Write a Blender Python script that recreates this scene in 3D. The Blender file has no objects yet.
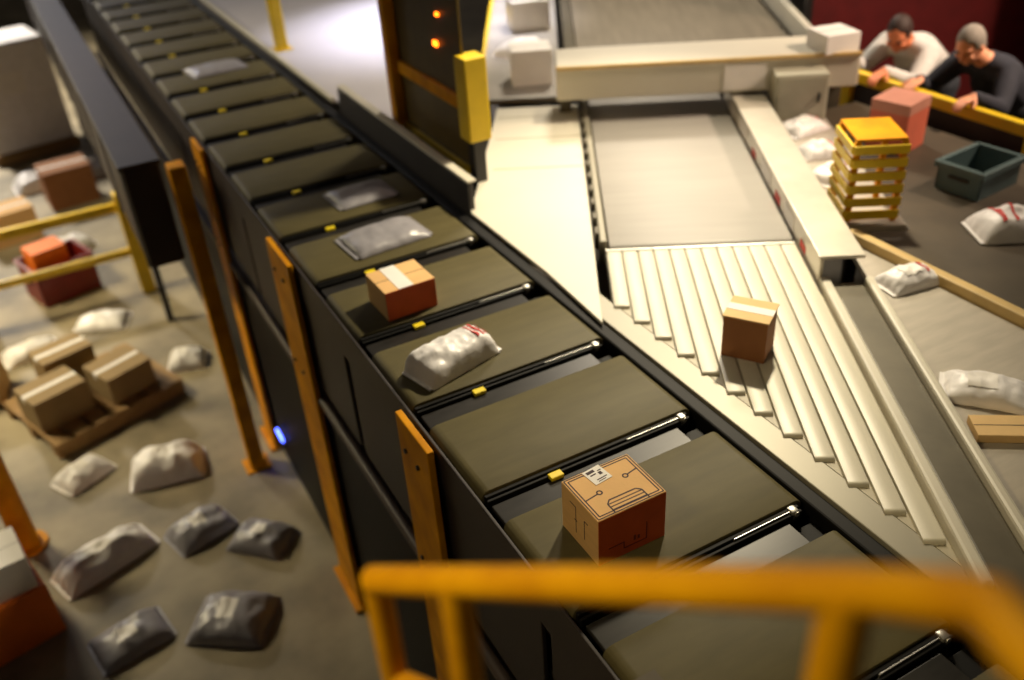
import bpy, bmesh, math, random
from mathutils import Vector, Matrix, noise
random.seed(7)
PI = math.pi
SC = bpy.context.scene
COL = SC.collection

# ------------------------------------------------------------------ helpers
class MB:
    def __init__(s): s.bm = bmesh.new()
    def box(s, x0, x1, y0, y1, z0, z1, bev=0.0, M=None, seg=2):
        r = bmesh.ops.create_cube(s.bm, size=1.0)
        vs = r['verts']
        for v in vs:
            v.co = Vector((x0 + (v.co.x + .5) * (x1 - x0), y0 + (v.co.y + .5) * (y1 - y0), z0 + (v.co.z + .5) * (z1 - z0)))
        if bev > 0:
            es = list({e for v in vs for e in v.link_edges})
            rb = bmesh.ops.bevel(s.bm, geom=es, offset=bev, segments=seg, profile=.5, affect='EDGES')
            vs = list({v for v in rb['verts']} | {v for v in vs if v.is_valid})
        if M is not None: bmesh.ops.transform(s.bm, matrix=M, verts=vs)
        return s
    def prism(s, poly, z0, z1, bev=0.0, M=None):
        n = len(poly)
        a = [s.bm.verts.new((p[0], p[1], z0)) for p in poly]
        b = [s.bm.verts.new((p[0], p[1], z1)) for p in poly]
        fs = [s.bm.faces.new(list(reversed(a))), s.bm.faces.new(b)]
        for i in range(n): fs.append(s.bm.faces.new((a[i], a[(i + 1) % n], b[(i + 1) % n], b[i])))
        vs = a + b
        bmesh.ops.recalc_face_normals(s.bm, faces=fs)
        if bev > 0:
            rb = bmesh.ops.bevel(s.bm, geom=list({e for v in vs for e in v.link_edges}), offset=bev, segments=2, profile=.5, affect='EDGES')
            vs = list({v for v in rb['verts']} | {v for v in vs if v.is_valid})
        if M is not None: bmesh.ops.transform(s.bm, matrix=M, verts=vs)
        return s
    def cyl(s, p0, p1, r0, r1=None, n=16):
        p0, p1 = Vector(p0), Vector(p1); r1 = r0 if r1 is None else r1
        d = p1 - p0
        M = Matrix.Translation((p0 + p1) / 2) @ d.to_track_quat('Z', 'Y').to_matrix().to_4x4()
        bmesh.ops.create_cone(s.bm, cap_ends=True, segments=n, radius1=r0, radius2=r1, depth=d.length, matrix=M)
        return s
    def ball(s, c, r, M=None, u=16, v=12):
        if not hasattr(r, '__len__'): r = (r, r, r)
        T = Matrix.Translation(Vector(c)) @ (M if M is not None else Matrix()) @ Matrix.Diagonal((r[0], r[1], r[2], 1))
        bmesh.ops.create_uvsphere(s.bm, u_segments=u, v_segments=v, radius=1.0, matrix=T)
        return s
    def capsule(s, p0, r0, p1, r1, n=14):
        p0, p1 = Vector(p0), Vector(p1)
        if (p1 - p0).length > 1e-4: s.cyl(p0, p1, r0, r1, n)
        s.ball(p0, r0, u=n, v=10); s.ball(p1, r1, u=n, v=10)
        return s
    def tube(s, pts, r, n=16):
        pts = [Vector(p) for p in pts]; rings = []
        for i, p in enumerate(pts):
            t = (pts[min(i + 1, len(pts) - 1)] - pts[max(i - 1, 0)]).normalized()
            up = Vector((0, 0, 1)) if abs(t.z) < .9 else Vector((0, 1, 0))
            a = t.cross(up).normalized(); b = a.cross(t).normalized()
            rings.append([s.bm.verts.new(p + a * math.cos(k * 2 * PI / n) * r + b * math.sin(k * 2 * PI / n) * r) for k in range(n)])
        for i in range(len(rings) - 1):
            for k in range(n): s.bm.faces.new((rings[i][k], rings[i][(k + 1) % n], rings[i + 1][(k + 1) % n], rings[i + 1][k]))
        s.bm.faces.new(rings[0]); s.bm.faces.new(list(reversed(rings[-1])))
        return s
    def build(s, name, mat, parent=None, smooth=False, loc=None):
        bmesh.ops.recalc_face_normals(s.bm, faces=s.bm.faces)
        me = bpy.data.meshes.new(name); s.bm.to_mesh(me); s.bm.free()
        me.materials.append(mat)
        if smooth:
            me.polygons.foreach_set('use_smooth', [True] * len(me.polygons))
        o = bpy.data.objects.new(name, me); COL.objects.link(o)
        if parent: o.parent = parent
        if loc is not None: o.location = loc
        if smooth == 'auto':
            m = o.modifiers.new('es', 'EDGE_SPLIT'); m.split_angle = math.radians(40)
        return o

def each(name, boxes, m, parent, bev=.004, Mx=None):
    for q in boxes: MB().box(*q, bev, M=Mx).build(name, m, parent)

def tag(o, label=None, cat=None, group=None, kind=None):
    if label: o['label'] = label
    if cat: o['category'] = cat
    if group: o['group'] = group
    if kind: o['kind'] = kind
    return o

def thing(name, label, cat, loc=(0, 0, 0), rz=0.0, group=None):
    o = bpy.data.objects.new(name, None); COL.objects.link(o)
    o.location = loc; o.rotation_euler = (0, 0, rz); o.empty_display_size = .1
    return tag(o, label, cat, group)

def dup(root, loc, label, rz=None, only=None):
    r = root.copy(); COL.objects.link(r); r.location = loc
    if rz is not None: r.rotation_euler = (0, 0, rz)
    r['label'] = label
    for ch in list(root.children):
        c = ch.copy(); COL.objects.link(c); c.parent = r
        for g in list(ch.children):
            d = g.copy(); COL.objects.link(d); d.parent = c
    return r

def lin(c):
    return tuple((v / 12.92 if v <= .04045 else ((v + .055) / 1.055) ** 2.4) for v in [x / 255 for x in c])

def mat(name, rgb, rough=.6, metal=0.0, var=.12, scale=8.0, bump=.0, bscale=60.0, stretch=None, spec=.5, dirt=None):
    m = bpy.data.materials.new(name); m.use_nodes = True
    N, L = m.node_tree.nodes, m.node_tree.links
    b = N['Principled BSDF']; b.inputs['Roughness'].default_value = rough; b.inputs['Metallic'].default_value = metal
    b.inputs['Specular IOR Level'].default_value = spec
    c = lin(rgb)
    tc = N.new('ShaderNodeTexCoord'); mp = N.new('ShaderNodeMapping'); L.new(tc.outputs['Object'], mp.inputs['Vector'])
    if stretch: mp.inputs['Scale'].default_value = stretch
    nz = N.new('ShaderNodeTexNoise'); nz.inputs['Scale'].default_value = scale; nz.inputs['Detail'].default_value = 5
    L.new(mp.outputs['Vector'], nz.inputs['Vector'])
    rp = N.new('ShaderNodeValToRGB'); rp.color_ramp.elements[0].position = .3; rp.color_ramp.elements[1].position = .7
    d = dirt if dirt is None else lin(dirt)
    lo = tuple(v * (1 - var) for v in c) if d is None else d
    rp.color_ramp.elements[0].color = (*lo, 1); rp.color_ramp.elements[1].color = (*[min(1, v * (1 + var)) for v in c], 1)
    L.new(nz.outputs['Fac'], rp.inputs['Fac']); L.new(rp.outputs['Color'], b.inputs['Base Color'])
    if bump > 0:
        n2 = N.new('ShaderNodeTexNoise'); n2.inputs['Scale'].default_value = bscale; n2.inputs['Detail'].default_value = 3
        L.new(mp.outputs['Vector'], n2.inputs['Vector'])
        bp = N.new('ShaderNodeBump'); bp.inputs['Strength'].default_value = bump; bp.inputs['Distance'].default_value = .01
        L.new(n2.outputs['Fac'], bp.inputs['Height']); L.new(bp.outputs['Normal'], b.inputs['Normal'])
    return m

def emis(name, rgb, s):
    m = bpy.data.materials.new(name); m.use_nodes = True
    b = m.node_tree.nodes['Principled BSDF']; b.inputs['Base Color'].default_value = (*lin(rgb), 1)
    b.inputs['Emission Color'].default_value = (*lin(rgb), 1); b.inputs['Emission Strength'].default_value = s
    return m

M = dict(
    belt=mat('belt_rubber', (90, 83, 56), .48, var=.12, scale=5, bump=.15, bscale=250, stretch=(1, 4, 1), spec=.14),
    black=mat('black_rubber', (14, 13, 13), .6, var=.2, spec=.2),
    dark=mat('dark_chassis', (40, 36, 36), .5, var=.2, scale=12),
    plate=mat('grey_plate', (46, 44, 43), .34, .0, var=.15, scale=7, stretch=(1, 3, 1), spec=.22, dirt=(34, 33, 32)),
    chrome=mat('bright_metal', (190, 188, 182), .36, .85, var=.08, scale=20),
    yellow_sticker=mat('yellow_sticker', (240, 214, 20), .5, var=.05),
    cream=mat('cream_sheet_metal', (210, 205, 190), .42, var=.04, scale=2, bump=.03),
    strip=mat('narrow_belt_rubber', (208, 203, 186), .4, var=.05, scale=6, stretch=(6, .6, 1)),
    bed=mat('bed_steel', (176, 168, 146), .5, .0, var=.05),
    infeed=mat('grey_infeed_belt', (150, 146, 142), .5, var=.05, scale=3, stretch=(.6, 5, 1)),
    steel=mat('brushed_steel', (146, 141, 126), .45, .2, var=.06, scale=3),
    bronze=mat('dark_guard_paint', (92, 86, 72), .45, .2, var=.12),
    aluminium=mat('aluminium', (214, 208, 196), .35, .5, var=.06),
    pipe=mat('brown_pipe_paint', (84, 72, 66), .45, .1, var=.1),
    skirt=mat('dark_brown_skirt', (46, 38, 37), .55, var=.18, scale=4),
    ybig=mat('yellow_paint', (226, 156, 0), .6, var=.1, scale=5, bump=.04, spec=.15, dirt=(190, 122, 0)),
    ybright=mat('bright_yellow_paint', (232, 196, 26), .45, var=.1, scale=6),
    yrail=mat('amber_rail_paint', (228, 166, 0), .5, var=.08, scale=9, bump=.05, spec=.2, dirt=(204, 138, 0)),
    card=mat('cardboard', (228, 182, 120), .75, var=.05, scale=10, bump=.06, bscale=90, stretch=(1, 1, 6)),
    cardo=mat('dull_cardboard', (150, 126, 86), .8, var=.06, scale=10),
    cardd=mat('brown_cardboard', (150, 98, 58), .78, var=.08, scale=10, bump=.06),
    cardp=mat('pale_cardboard', (226, 190, 132), .75, var=.06, scale=10, bump=.06),
    orange=mat('red_orange_face', (206, 84, 26), .6, var=.08, scale=14),  # red-orange for the carton front face only; other faces keep the cardboard
    ink=mat('purple_brown_ink', (62, 44, 52), .7, var=.1),
    rust=mat('dark_red_ink', (120, 40, 18), .7, var=.1),
    paper=mat('white_label_paper', (238, 234, 230), .6, var=.03),
    poly=mat('white_poly_film', (238, 235, 236), .4, var=.06, scale=14, bump=.25, bscale=22),
    greypoly=mat('grey_poly_film', (150, 148, 156), .34, var=.1, scale=14, bump=.25, bscale=22),
    floor=mat('concrete_floor', (148, 136, 110), .6, var=.25, scale=1.6, bump=.05, dirt=(98, 88, 68)),
    pfloor=mat('platform_floor', (84, 76, 62), .6, var=.2, scale=3),
    table=mat('grey_table_top', (176, 168, 156), .5, var=.1, scale=5, stretch=(1, 5, 1)),
    btable=mat('brown_table_top', (70, 60, 46), .6, var=.2, scale=5),
    tan=mat('tan_edging', (206, 176, 116), .55, var=.1, scale=8),
    salmon=mat('salmon_card', (216, 110, 84), .65, var=.06),
    maroon=mat('maroon_panel', (110, 24, 26), .6, var=.15),
    redplastic=mat('dark_red_plastic', (122, 30, 24), .4, var=.1),
    orangecard=mat('orange_card', (236, 120, 30), .6, var=.06),
    teal=mat('slate_teal_plastic', (84, 104, 106), .45, var=.1),
    red=mat('red_ink', (200, 50, 44), .6, var=.05),
    skin=mat('skin', (226, 156, 120), .5, var=.05, scale=20),
    skin2=mat('warm_skin', (214, 128, 88), .5, var=.05, scale=20),
    hair=mat('grey_hair', (138, 130, 122), .7, var=.2, scale=60, bump=.5, bscale=120),
    hair2=mat('dark_hair', (50, 30, 24), .6, var=.2, scale=60, bump=.5, bscale=120),
    navy=mat('navy_cloth', (40, 42, 54), .85, var=.12, scale=20, bump=.2, bscale=40),
    shirt=mat('pale_grey_cloth', (206, 204, 202), .85, var=.06, scale=20, bump=.2, bscale=40),
    trouser=mat('dark_trouser_cloth', (52, 56, 64), .85, var=.12, scale=20, bump=.2, bscale=40),
    shoe=mat('black_shoe', (26, 24, 24), .5, var=.1),
    eye=mat('eye_dark', (40, 30, 26), .3, var=.05),
    wood=mat('pallet_wood', (150, 118, 74), .75, var=.2, scale=8, stretch=(1, 8, 1)),
    mesh=mat('dark_ribbed_guard', (62, 58, 58), .45, .3, var=.12),
    gpanel=mat('dark_olive_panel', (84, 66, 14), .5, var=.15),
    blue=emis('blue_light', (70, 90, 255), 12), green=emis('green_light', (90, 200, 60), 2),
    amber=emis('orange_light', (255, 110, 20), 8), wled=emis('blue_white_light', (190, 190, 255), 6),
)

# ------------------------------------------------------------------ camera
H = 2.2
pitch, yaw, roll = .5785, .4655, -.07
cy, sy, cp, sp = math.cos(yaw), math.sin(yaw), math.cos(pitch), math.sin(pitch)
fwd = Vector((sy * cp, cy * cp, -sp)); rt = Vector((cy, -sy, 0)); up = rt.cross(fwd)
r2 = math.cos(roll) * rt + math.sin(roll) * up; u2 = -math.sin(roll) * rt + math.cos(roll) * up
cam = bpy.data.cameras.new('camera'); co = bpy.data.objects.new('camera', cam); COL.objects.link(co)
co.matrix_world = Matrix(((r2.x, u2.x, -fwd.x, 0), (r2.y, u2.y, -fwd.y, 0), (r2.z, u2.z, -fwd.z, H), (0, 0, 0, 1)))
cam.sensor_width = 36; cam.lens = 924.8 / 1024 * 36; cam.clip_start = .02; cam.clip_end = 200
cam.dof.use_dof = True; cam.dof.focus_distance = 2.95; cam.dof.aperture_fstop = 1.1
SC.camera = co

UD = Vector((math.sin(PI / 6), math.cos(PI / 6)))      # induction direction
VD = Vector((math.cos(PI / 6), -math.sin(PI / 6)))
def W(xl, yl, z=0.0):                                    # induction local -> world
    return Vector((VD.x * xl + UD.x * yl, VD.y * xl + UD.y * yl, z))
def Lc(x, y): return (x * VD.x + y * VD.y, x * UD.x + y * UD.y)
RZ = -PI / 6

# ------------------------------------------------------------------ setting
ZF = -2.6; ZP = -1.0
tag(MB().box(-14, 1.9, -4, 42, ZF - .1, ZF).build('floor', M['floor']), kind='structure')
tag(MB().box(1.9, 22, -4, 42, ZF - .1, ZF).build('floor', M['floor']), kind='structure')
tag(MB().box(2.1, 18, -3, 26, ZP - .12, ZP).build('platform_floor', M['pfloor']), kind='structure')

# ------------------------------------------------------------------ sorter
XL, XR, Y0, P, BL = .948, 1.860, 1.615, .6008, .438
def make_carriage():
    t = thing('sorter_carriage', 'x', 'conveyor carriage', (XL, Y0, -.3), group='belt carriages of the long sorter')
    w = XR - XL; z = .3
    # belt loop running across, rounded ends
    mb = MB(); n = 8; r = .035; sec = []
    for i in range(n + 1):
        a = PI / 2 + PI * i / n; sec.append((r + math.cos(a) * r, z - r + math.sin(a) * r))
    for i in range(n + 1):
        a = -PI / 2 + PI * i / n; sec.append((w - r + math.cos(a) * r, z - r + math.sin(a) * r))
    mb.prism([(p[0], p[1]) for p in sec], 0, BL, bev=.004, M=Matrix(((1, 0, 0, 0), (0, 0, 1, 0), (0, 1, 0, 0), (0, 0, 0, 1))))
    mb.build('belt', M['belt'], t, smooth='auto')
    # gap cover plate (towards the next carriage, on the near side)
    g = P - BL
    MB().box(.015, w - .10, -g + .004, -.05, z - .045, z - .025, .004).build('gap_plate', M['plate'], t)
    e = MB(); e.box(.01, w - .03, -.036, -.024, z - .05, z - .016, .003); e.box(.01, w - .03, -.019, -.004, z - .05, z - .010, .003)
    e.build('edge_trim', M['black'], t)
    MB().box(w * .66, w - .05, -.0235, -.0195, z - .03, z - .009, .001).build('chrome_bar', M['chrome'], t)
    b = MB(); b.box(w - .075, w - .045, -.036, -.004, z - .045, z - .004, .005); b.cyl((w - .055, -.040, z - .018), (w - .055, .0, z - .018), .010)
    b.build('end_bracket', M['chrome'], t, smooth='auto')
    MB().box(w - .095, w + .0, -g + .006, -.056, z - .09, z - .065, .004).build('end_recess', M['black'], t)
    MB().box(.254, .306, -.060, -.028, z - .024, z - .008, .003).build('marker_sticker', M['yellow_sticker'], t)
    c = MB(); c.box(.05, w - .05, -g + .01, BL - .01, z - .2, z - .092, .01)
    for yy in (.06, BL - .06): c.cyl((.02, yy, z - .17), (w - .02, yy, z - .17), .04)
    c.build('chassis', M['dark'], t, smooth='auto')
    return t
ordw = {1: 'first', 2: 'second', 3: 'third', 4: 'fourth', 5: 'fifth', 6: 'sixth', 7: 'seventh', 8: 'eighth', 9: 'ninth', 10: 'tenth', 11: 'eleventh', 12: 'twelfth', 13: 'thirteenth', 14: 'fourteenth'}
def clabel(i):
    if i == 0: return 'olive belt sorter carriage carrying the sharp printed cardboard box'
    if i == 1: return 'empty olive belt carriage between printed box and white wrapped parcel'
    if i == 2: return 'olive belt carriage carrying the white wrapped parcel'
    if i == 3: return 'olive belt carriage carrying the small carton with white label strip'
    if i == 4: return 'olive belt carriage just beyond the small carton, bright at its right end'
    if i > 4: return 'dark belt carriage on the receding sorter, %s beyond the small carton' % ordw[i - 3]
    return 'shadowed belt carriage below the amber handrail, %s nearer than the printed box' % ordw[-i]
car0 = make_carriage()
car0['label'] = clabel(0)
for i in range(-3, 17):
    if i: dup(car0, (XL, Y0 + i * P, -.3), clabel(i))

YA, YB = -.6, 13
t = thing('sorter_track', 'long dark steel track frame carrying the sorter carriages', 'conveyor frame', (1.4, 0, -.52))
MB().box(-.43, -.36, YA, YB, -.03, .018, .01).build('track_beam', M['dark'], t); MB().box(.36, .47, YA, YB, -.03, .018, .01).build('track_beam', M['dark'], t)
each('cross_member', [(-.43, .47, YA + .3 + k * 1.0, YA + .4 + k * 1.0, -.13, -.03) for k in range(14)], M['skirt'], t)
MB().box(.474, .535, YA, YB, -.05, .500, .008).build('rubber_edge', M['black'], t)
each('leg', [(.40, .46, y_, y_ + .08, -2.08, -.03) for y_ in (.2, 3.2, 6.2, 9.2)], M['dark'], t)
MB().box(-.468, -.456, YA, YB, .30, .496, .003).build('left_edge_rail', M['skirt'], t)
each('side_skirt', [(-.462, -.444, y_ - .90, y_ + .90, -.28, .295) for y_ in (.84, 2.70, 4.57, 6.42, 8.27, 10.1, 11.95)], M['skirt'], t)
b = MB(); b.cyl((-.475, YA, -.36), (-.475, YB, -.36), .028, n=14); b.build('lower_pipe', M['pipe'], t, smooth='auto')
MB().box(-.462, -.444, YA, YB, -2.08, -.44, .006).build('kick_panel', M['black'], t)

# yellow supports on the left side of the sorter
t = thing('sorter_support', 'nearest of three yellow supports along the sorter left edge, tall flat plate', 'support post', (.90, 2.70, ZF), group='yellow supports along the sorter')
hh = -ZF - .01
MB().box(-.018, .012, -.175, .135, .02, hh, .005).build('post', M['ybig'], t)
MB().box(-.06, .02, -.20, .16, 0, .02, .004).build('base_plate', M['ybig'], t)
for zz in (hh - .15, hh - .75):
    for yy in (-.06, .06): MB().cyl((-.028, yy, zz), (-.016, yy, zz), .011, n=6).build('bolt', M['dark'], t)
dup(t, (.905, 4.50, ZF), 'middle of three yellow supports along the sorter, left of the small carton').scale = (1, 1.3, 1)
dup(t, (.905, 6.40, ZF), 'farthest, shadowed one of three yellow supports along the sorter left edge')

# dark enclosure and yellow post on the far left of the sorter
t = thing('cable_enclosure', 'long dark brown steel enclosure running beside the sorter far left', 'enclosure', (.42, 6.32, -1.3))
b = MB(); b.box(-.04, .20, 0, 9, .5, 1.24, .02); b.build('casing', M['skirt'], t)
each('seam_band', [(-.05, .21, .05 + 1.12 * k, .09 + 1.12 * k, .495, 1.25) for k in range(8)], M['dark'], t)
MB().box(-.06, .22, -.01, 9.0, 1.24, 1.27, .006).build('lid', M['skirt'], t)
each('leg', [(x_, x_ + .06, y_, y_ + .06, -1.3, .5) for y_ in (2.5, 8.7) for x_ in (.12,)], M['dark'], t)
t = thing('guard_post', 'tall yellow post at the near end of the dark enclosure', 'post', (.70, 6.12, ZF))
MB().box(-.055, .055, -.075, .075, .015, 2.58, .01).build('post', M['ybig'], t)
MB().box(-.1, .1, -.1, .1, 0, .015, .004).build('base_plate', M['ybig'], t)

# indicator lamp on the kick panel
t = thing('indicator_lamp', 'small black indicator box with blue and green lights under the sorter', 'indicator lamp', (.922, 6.03, -2.40))
MB().box(-.0, .014, -.09, .09, 0, .1, .006).build('housing', M['dark'], t)
b = MB(); b.box(-.016, .0, -.08, .08, .05, .085, .004); b.build('blue_lens', M['blue'], t)
b = MB(); b.box(-.010, .0, -.02, .06, .02, .03, .003); b.build('green_lens', M['green'], t)

# ------------------------------------------------------------------ parcels on sorter
def carton(name, label, cat, loc, w, d, h, rz, m, front=None, group=None, tape=None, flap=True):
    t = thing(name, label, cat, loc, rz, group)
    MB().box(-w / 2, w / 2, -d / 2, d / 2, 0, h, .003).build('carton_body', m, t)
    if flap:
        e = MB(); e.box(-w / 2 + .002, w / 2 - .002, -.0012, .0012, h, h + .0012); e.build('flap_seam', M['ink'], t)
    if tape:
        e = MB(); e.box(-w / 2 - .0012, w / 2 + .0012, -tape / 2, tape / 2, h - .05, h + .0014); e.build('packing_tape', M['paper'], t)
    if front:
        e = MB(); e.box(-w / 2 + .001, w / 2 - .001, -d / 2 - .0015, -d / 2 + .001, .001, h - .002); e.build('orange_front', front, t)
    return t

# the sharp, printed box
bw, bd, bh = .255, .215, .192
t = thing('cardboard_box', 'sharp tan cardboard box with printed lines and orange front on the sorter', 'box', (1.2385, 1.826, 0.0008), 0)
MB().box(-bw / 2, bw / 2, -bd / 2, bd / 2, 0, bh, .0025).build('carton_body', M['card'], t)
MB().box(-bw / 2 + .001, bw / 2 - .001, -bd / 2 - .001, -bd / 2 + .001, .001, bh - .004).build('orange_front', M['orange'], t)
e = MB()
def ln(mb, x0, y0, x1, y1, wd=.0035, z=bh):
    wd *= 1.35
    d = Vector((x1 - x0, y1 - y0)); a = math.atan2(d.y, d.x)
    mb.box(0, d.length, -wd / 2, wd / 2, 0, .0007, M=Matrix.Translation((x0, y0, z)) @ Matrix.Rotation(a, 4, 'Z'))
hx, hy = bw / 2, bd / 2
for q, wd in ((.006, .0028), (.016, .0030)):
    for a, b_ in (((-hx + q, -hy + q), (hx - q, -hy + q)), ((hx - q, -hy + q), (hx - q, hy - q)), ((hx - q, hy - q), (-hx + q, hy - q)), ((-hx + q, hy - q), (-hx + q, -hy + q))):
        ln(e, *a, *b_, wd)
def ring(mb, x, y, r, wd=.0035, n=18):
    for k in range(n):
        a, a2 = 2 * PI * k / n, 2 * PI * (k + 1) / n
        ln(mb, x + r * math.cos(a), y + r * math.sin(a), x + r * math.cos(a2), y + r * math.sin(a2), wd)
ln(e, -hx + .016, -.012, -.060, -.004); ring(e, -.053, -.002, .0085)
ln(e, hx - .016, .032, .069, .023); ring(e, .061, .021, .0085)
x0, x1, y0, y1 = -.060, .068, -hy + .006, -hy + .062
for a in ((x0, y0, x0, y1 - .014), (x0, y1 - .014, x0 + .014, y1), (x0 + .014, y1, x1 - .014, y1), (x1 - .014, y1, x1, y1 - .014), (x1, y1 - .014, x1, y0)): ln(e, *a)
for k in (1, 2, 3): ln(e, x0 + .003, y0 + .0135 * k, x1 - .003, y0 + .0135 * k, .0026)
e.build('printed_lines', M['ink'], t)
e = MB()
F = lambda mb, a, b_, c, d: mb.box(a, b_, -hy - .0017, -hy - .0008, c, d)
F(e, -.03, .055, .028, .032); F(e, .052, .056, .028, .10); F(e, -.09, -.03, .055, .059); F(e, -.034, -.03, .03, .058); F(e, .005, .013, .045, .066); F(e, .02, .028, .045, .06)
e.build('front_print', M['rust'], t)
e = MB()
G = lambda mb, a, b_, c, d: mb.box(-hx - .0008, -hx + .0001, a, b_, c, d)
G(e, .020, .0225, .04, .15); G(e, .02, .055, .148, .151); G(e, -.03, -.027, .05, .13); G(e, -.05, -.03, .128, .131); G(e, .014, .03, .092, .095)
e.build('side_print', M['ink'], t)
lt = MB().box(-.038, .030, -.036, .036, 0, .0012, M=Matrix.Translation((-.010, hy - .036, bh + .0008)) @ Matrix.Rotation(.12, 4, 'Z')).build('shipping_label', M['paper'], t)
e = MB()
for (a, b_, c, d) in ((-.03, .0, .016, .028), (-.026, -.004, .004, .009), (.004, .016, -.006, .008), (-.02, .02, -.022, -.018), (-.02, .01, -.030, -.027), (.008, .022, .012, .016)):
    e.box(a, b_, c, d, .0012, .0018, M=Matrix.Translation((-.010, hy - .036, bh + .0008)) @ Matrix.Rotation(.12, 4, 'Z'))
e.build('label_print', M['ink'], lt)

# small carton beyond
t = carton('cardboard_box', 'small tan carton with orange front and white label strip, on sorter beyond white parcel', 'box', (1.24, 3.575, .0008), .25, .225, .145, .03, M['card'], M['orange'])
MB().box(-.055, .02, -.112, .113, 0, .0012).build('shipping_label', M['paper'], t, loc=(0, 0, .1455))

def pillow(name, label, cat, loc, L_, D, h, rz, m, seed=0, ex=(3.2, 2.6), group=None, lab=None, stripes=None, n=26):
    """soft plastic mailer: flat base, puffed wrinkled top, sealed ends"""
    t = thing(name, label, cat, loc, rz, group)
    def hgt(u, v):
        a = max(0, 1 - abs(u) ** ex[0]) ** .5 * max(0, 1 - abs(v) ** ex[1]) ** .5
        w = noise.noise(Vector((u * 2.6 + seed * 7.1, v * 2.0, seed * 3.3))) * .22 + noise.noise(Vector((u * 7 + seed, v * 3, 4.2))) * .09
        return .006 + h * a * (1 + w)
    bm = bmesh.new(); T, B = [], []
    for i in range(n + 1):
        T.append([]); B.append([])
        for j in range(n + 1):
            u, v = -1 + 2 * i / n, -1 + 2 * j / n
            k = 1 + .03 * noise.noise(Vector((u * 4, v * 4, seed + .5)))
            x, y = u * L_ / 2 * k, v * D / 2 * k
            T[i].append(bm.verts.new((x, y, hgt(u, v)))); B[i].append(bm.verts.new((x, y, 0.0 + .002)))
    for i in range(n):
        for j in range(n):
            bm.faces.new((T[i][j], T[i + 1][j], T[i + 1][j + 1], T[i][j + 1])); bm.faces.new((B[i][j], B[i][j + 1], B[i + 1][j + 1], B[i + 1][j]))
    for i in range(n):
        bm.faces.new((T[i][0], B[i][0], B[i + 1][0], T[i + 1][0])); bm.faces.new((T[i][n], T[i + 1][n], B[i + 1][n], B[i][n]))
        bm.faces.new((T[0][i], T[0][i + 1], B[0][i + 1], B[0][i])); bm.faces.new((T[n][i], B[n][i], B[n][i + 1], T[n][i + 1]))
    mb = MB(); mb.bm.free(); mb.bm = bm
    mb.build('bag_body', m, t, smooth=True)
    def patch(nm, u0, u1, v0, v1, mm, k=8):
        b2 = bmesh.new(); g = []
        for i in range(k + 1):
            g.append([])
            for j in range(k + 1):
                u, v = u0 + (u1 - u0) * i / k, v0 + (v1 - v0) * j / k
                g[i].append(b2.verts.new((u * L_ / 2, v * D / 2, hgt(u, v) + .0035)))
        for i in range(k):
            for j in range(k): b2.faces.new((g[i][j], g[i + 1][j], g[i + 1][j + 1], g[i][j + 1]))
        q = MB(); q.bm.free(); q.bm = b2; q.build(nm, mm, t, smooth=True)
    if lab: patch('shipping_label', *lab, M['paper'])
    if stripes:
        for s in stripes: patch('printed_stripe', *s, M['red'])
    each('sealed_edge', [(s_ * L_ / 2 - .016, s_ * L_ / 2 + .016, -D / 2 * .92, D / 2 * .92, .003, .008) for s_ in (-1, 1)], m, t, .001)
    return t

pillow('parcel_bag', 'white plastic wrapped parcel with red stripes on the sorter', 'parcel', (1.22, 3.0, .001), .37, .20, .10, .26, M['poly'], 1, (9, 5),
       stripes=((.55, .62, -.6, .5), (.70, .76, -.6, .5), (.84, .88, -.5, .4)))
pillow('parcel_bag', 'grey plastic mailer lying on the sorter beyond the small carton', 'parcel', (1.42, 4.26, .001), .42, .30, .05, .08, M['greypoly'], 2, group='grey mailers on the far sorter')
pillow('parcel_bag', 'flat grey mailer on the sorter at the edge of the ribbed guard', 'parcel', (1.52, 4.86, .001), .34, .28, .035, .05, M['greypoly'], 3, group='grey mailers on the far sorter')
pillow('parcel_bag', 'flat grey mailer farthest away on the dark sorter, near top left', 'parcel', (1.44, 8.05, .001), .44, .34, .03, .1, M['greypoly'], 4, group='grey mailers on the far sorter')

# ------------------------------------------------------------------ induction (merge) conveyor
t = thing('merge_conveyor', 'cream conveyor of parallel narrow belts merging diagonally onto the sorter', 'conveyor', (0, 0, -.3), RZ)
z = .3
NS = 12; xa, xb = .262, 1.205; pw = (xb - xa) / NS
for k in range(NS):
    cx = xa + pw * (k + .5); w2 = pw / 2 - .004
    yn = (2.065 - .866 * cx) / .5
    mb = MB(); r = .016; sec = []
    for i in range(9):
        a = PI / 2 + PI * i / 8; sec.append((yn + r + math.cos(a) * r, z - r + math.sin(a) * r))
    for i in range(9):
        a = -PI / 2 + PI * i / 8; sec.append((4.15 - r + math.cos(a) * r, z - r + math.sin(a) * r))
    mb.prism(sec, cx - w2, cx + w2, bev=.002, M=Matrix(((0, 0, 1, 0), (1, 0, 0, 0), (0, 1, 0, 0), (0, 0, 0, 1))))
    mb.build('narrow_belt', M['strip'], t, smooth='auto')
    mb = MB(); mb.cyl((cx - w2 - .003, 4.16, z - .010), (cx + w2 + .003, 4.16, z - .010), .011, n=12); mb.build('end_roller', M['chrome'], t, smooth='auto')
yl = lambda xw, x: (xw - .866 * x) / .5
MB().prism([(xa, yl(2.062, xa)), (xb + .05, yl(2.062, xb + .05)), (xb + .05, 4.2), (xa, 4.2)], z - .06, z - .016).build('bed', M['bed'], t)
MB().prism([(.20, yl(1.942, .20)), (1.27, yl(1.942, 1.27)), (1.27, yl(2.058, 1.27)), (.20, yl(2.058, .20))], z - .05, z - .012, .004).build('edge_plate', M['steel'], t)
MB().box(1.215, 1.262, yl(2.0, 1.21), 3.75, z - .08, z + .035, .012).build('edge_rail', M['cream'], t)
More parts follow.
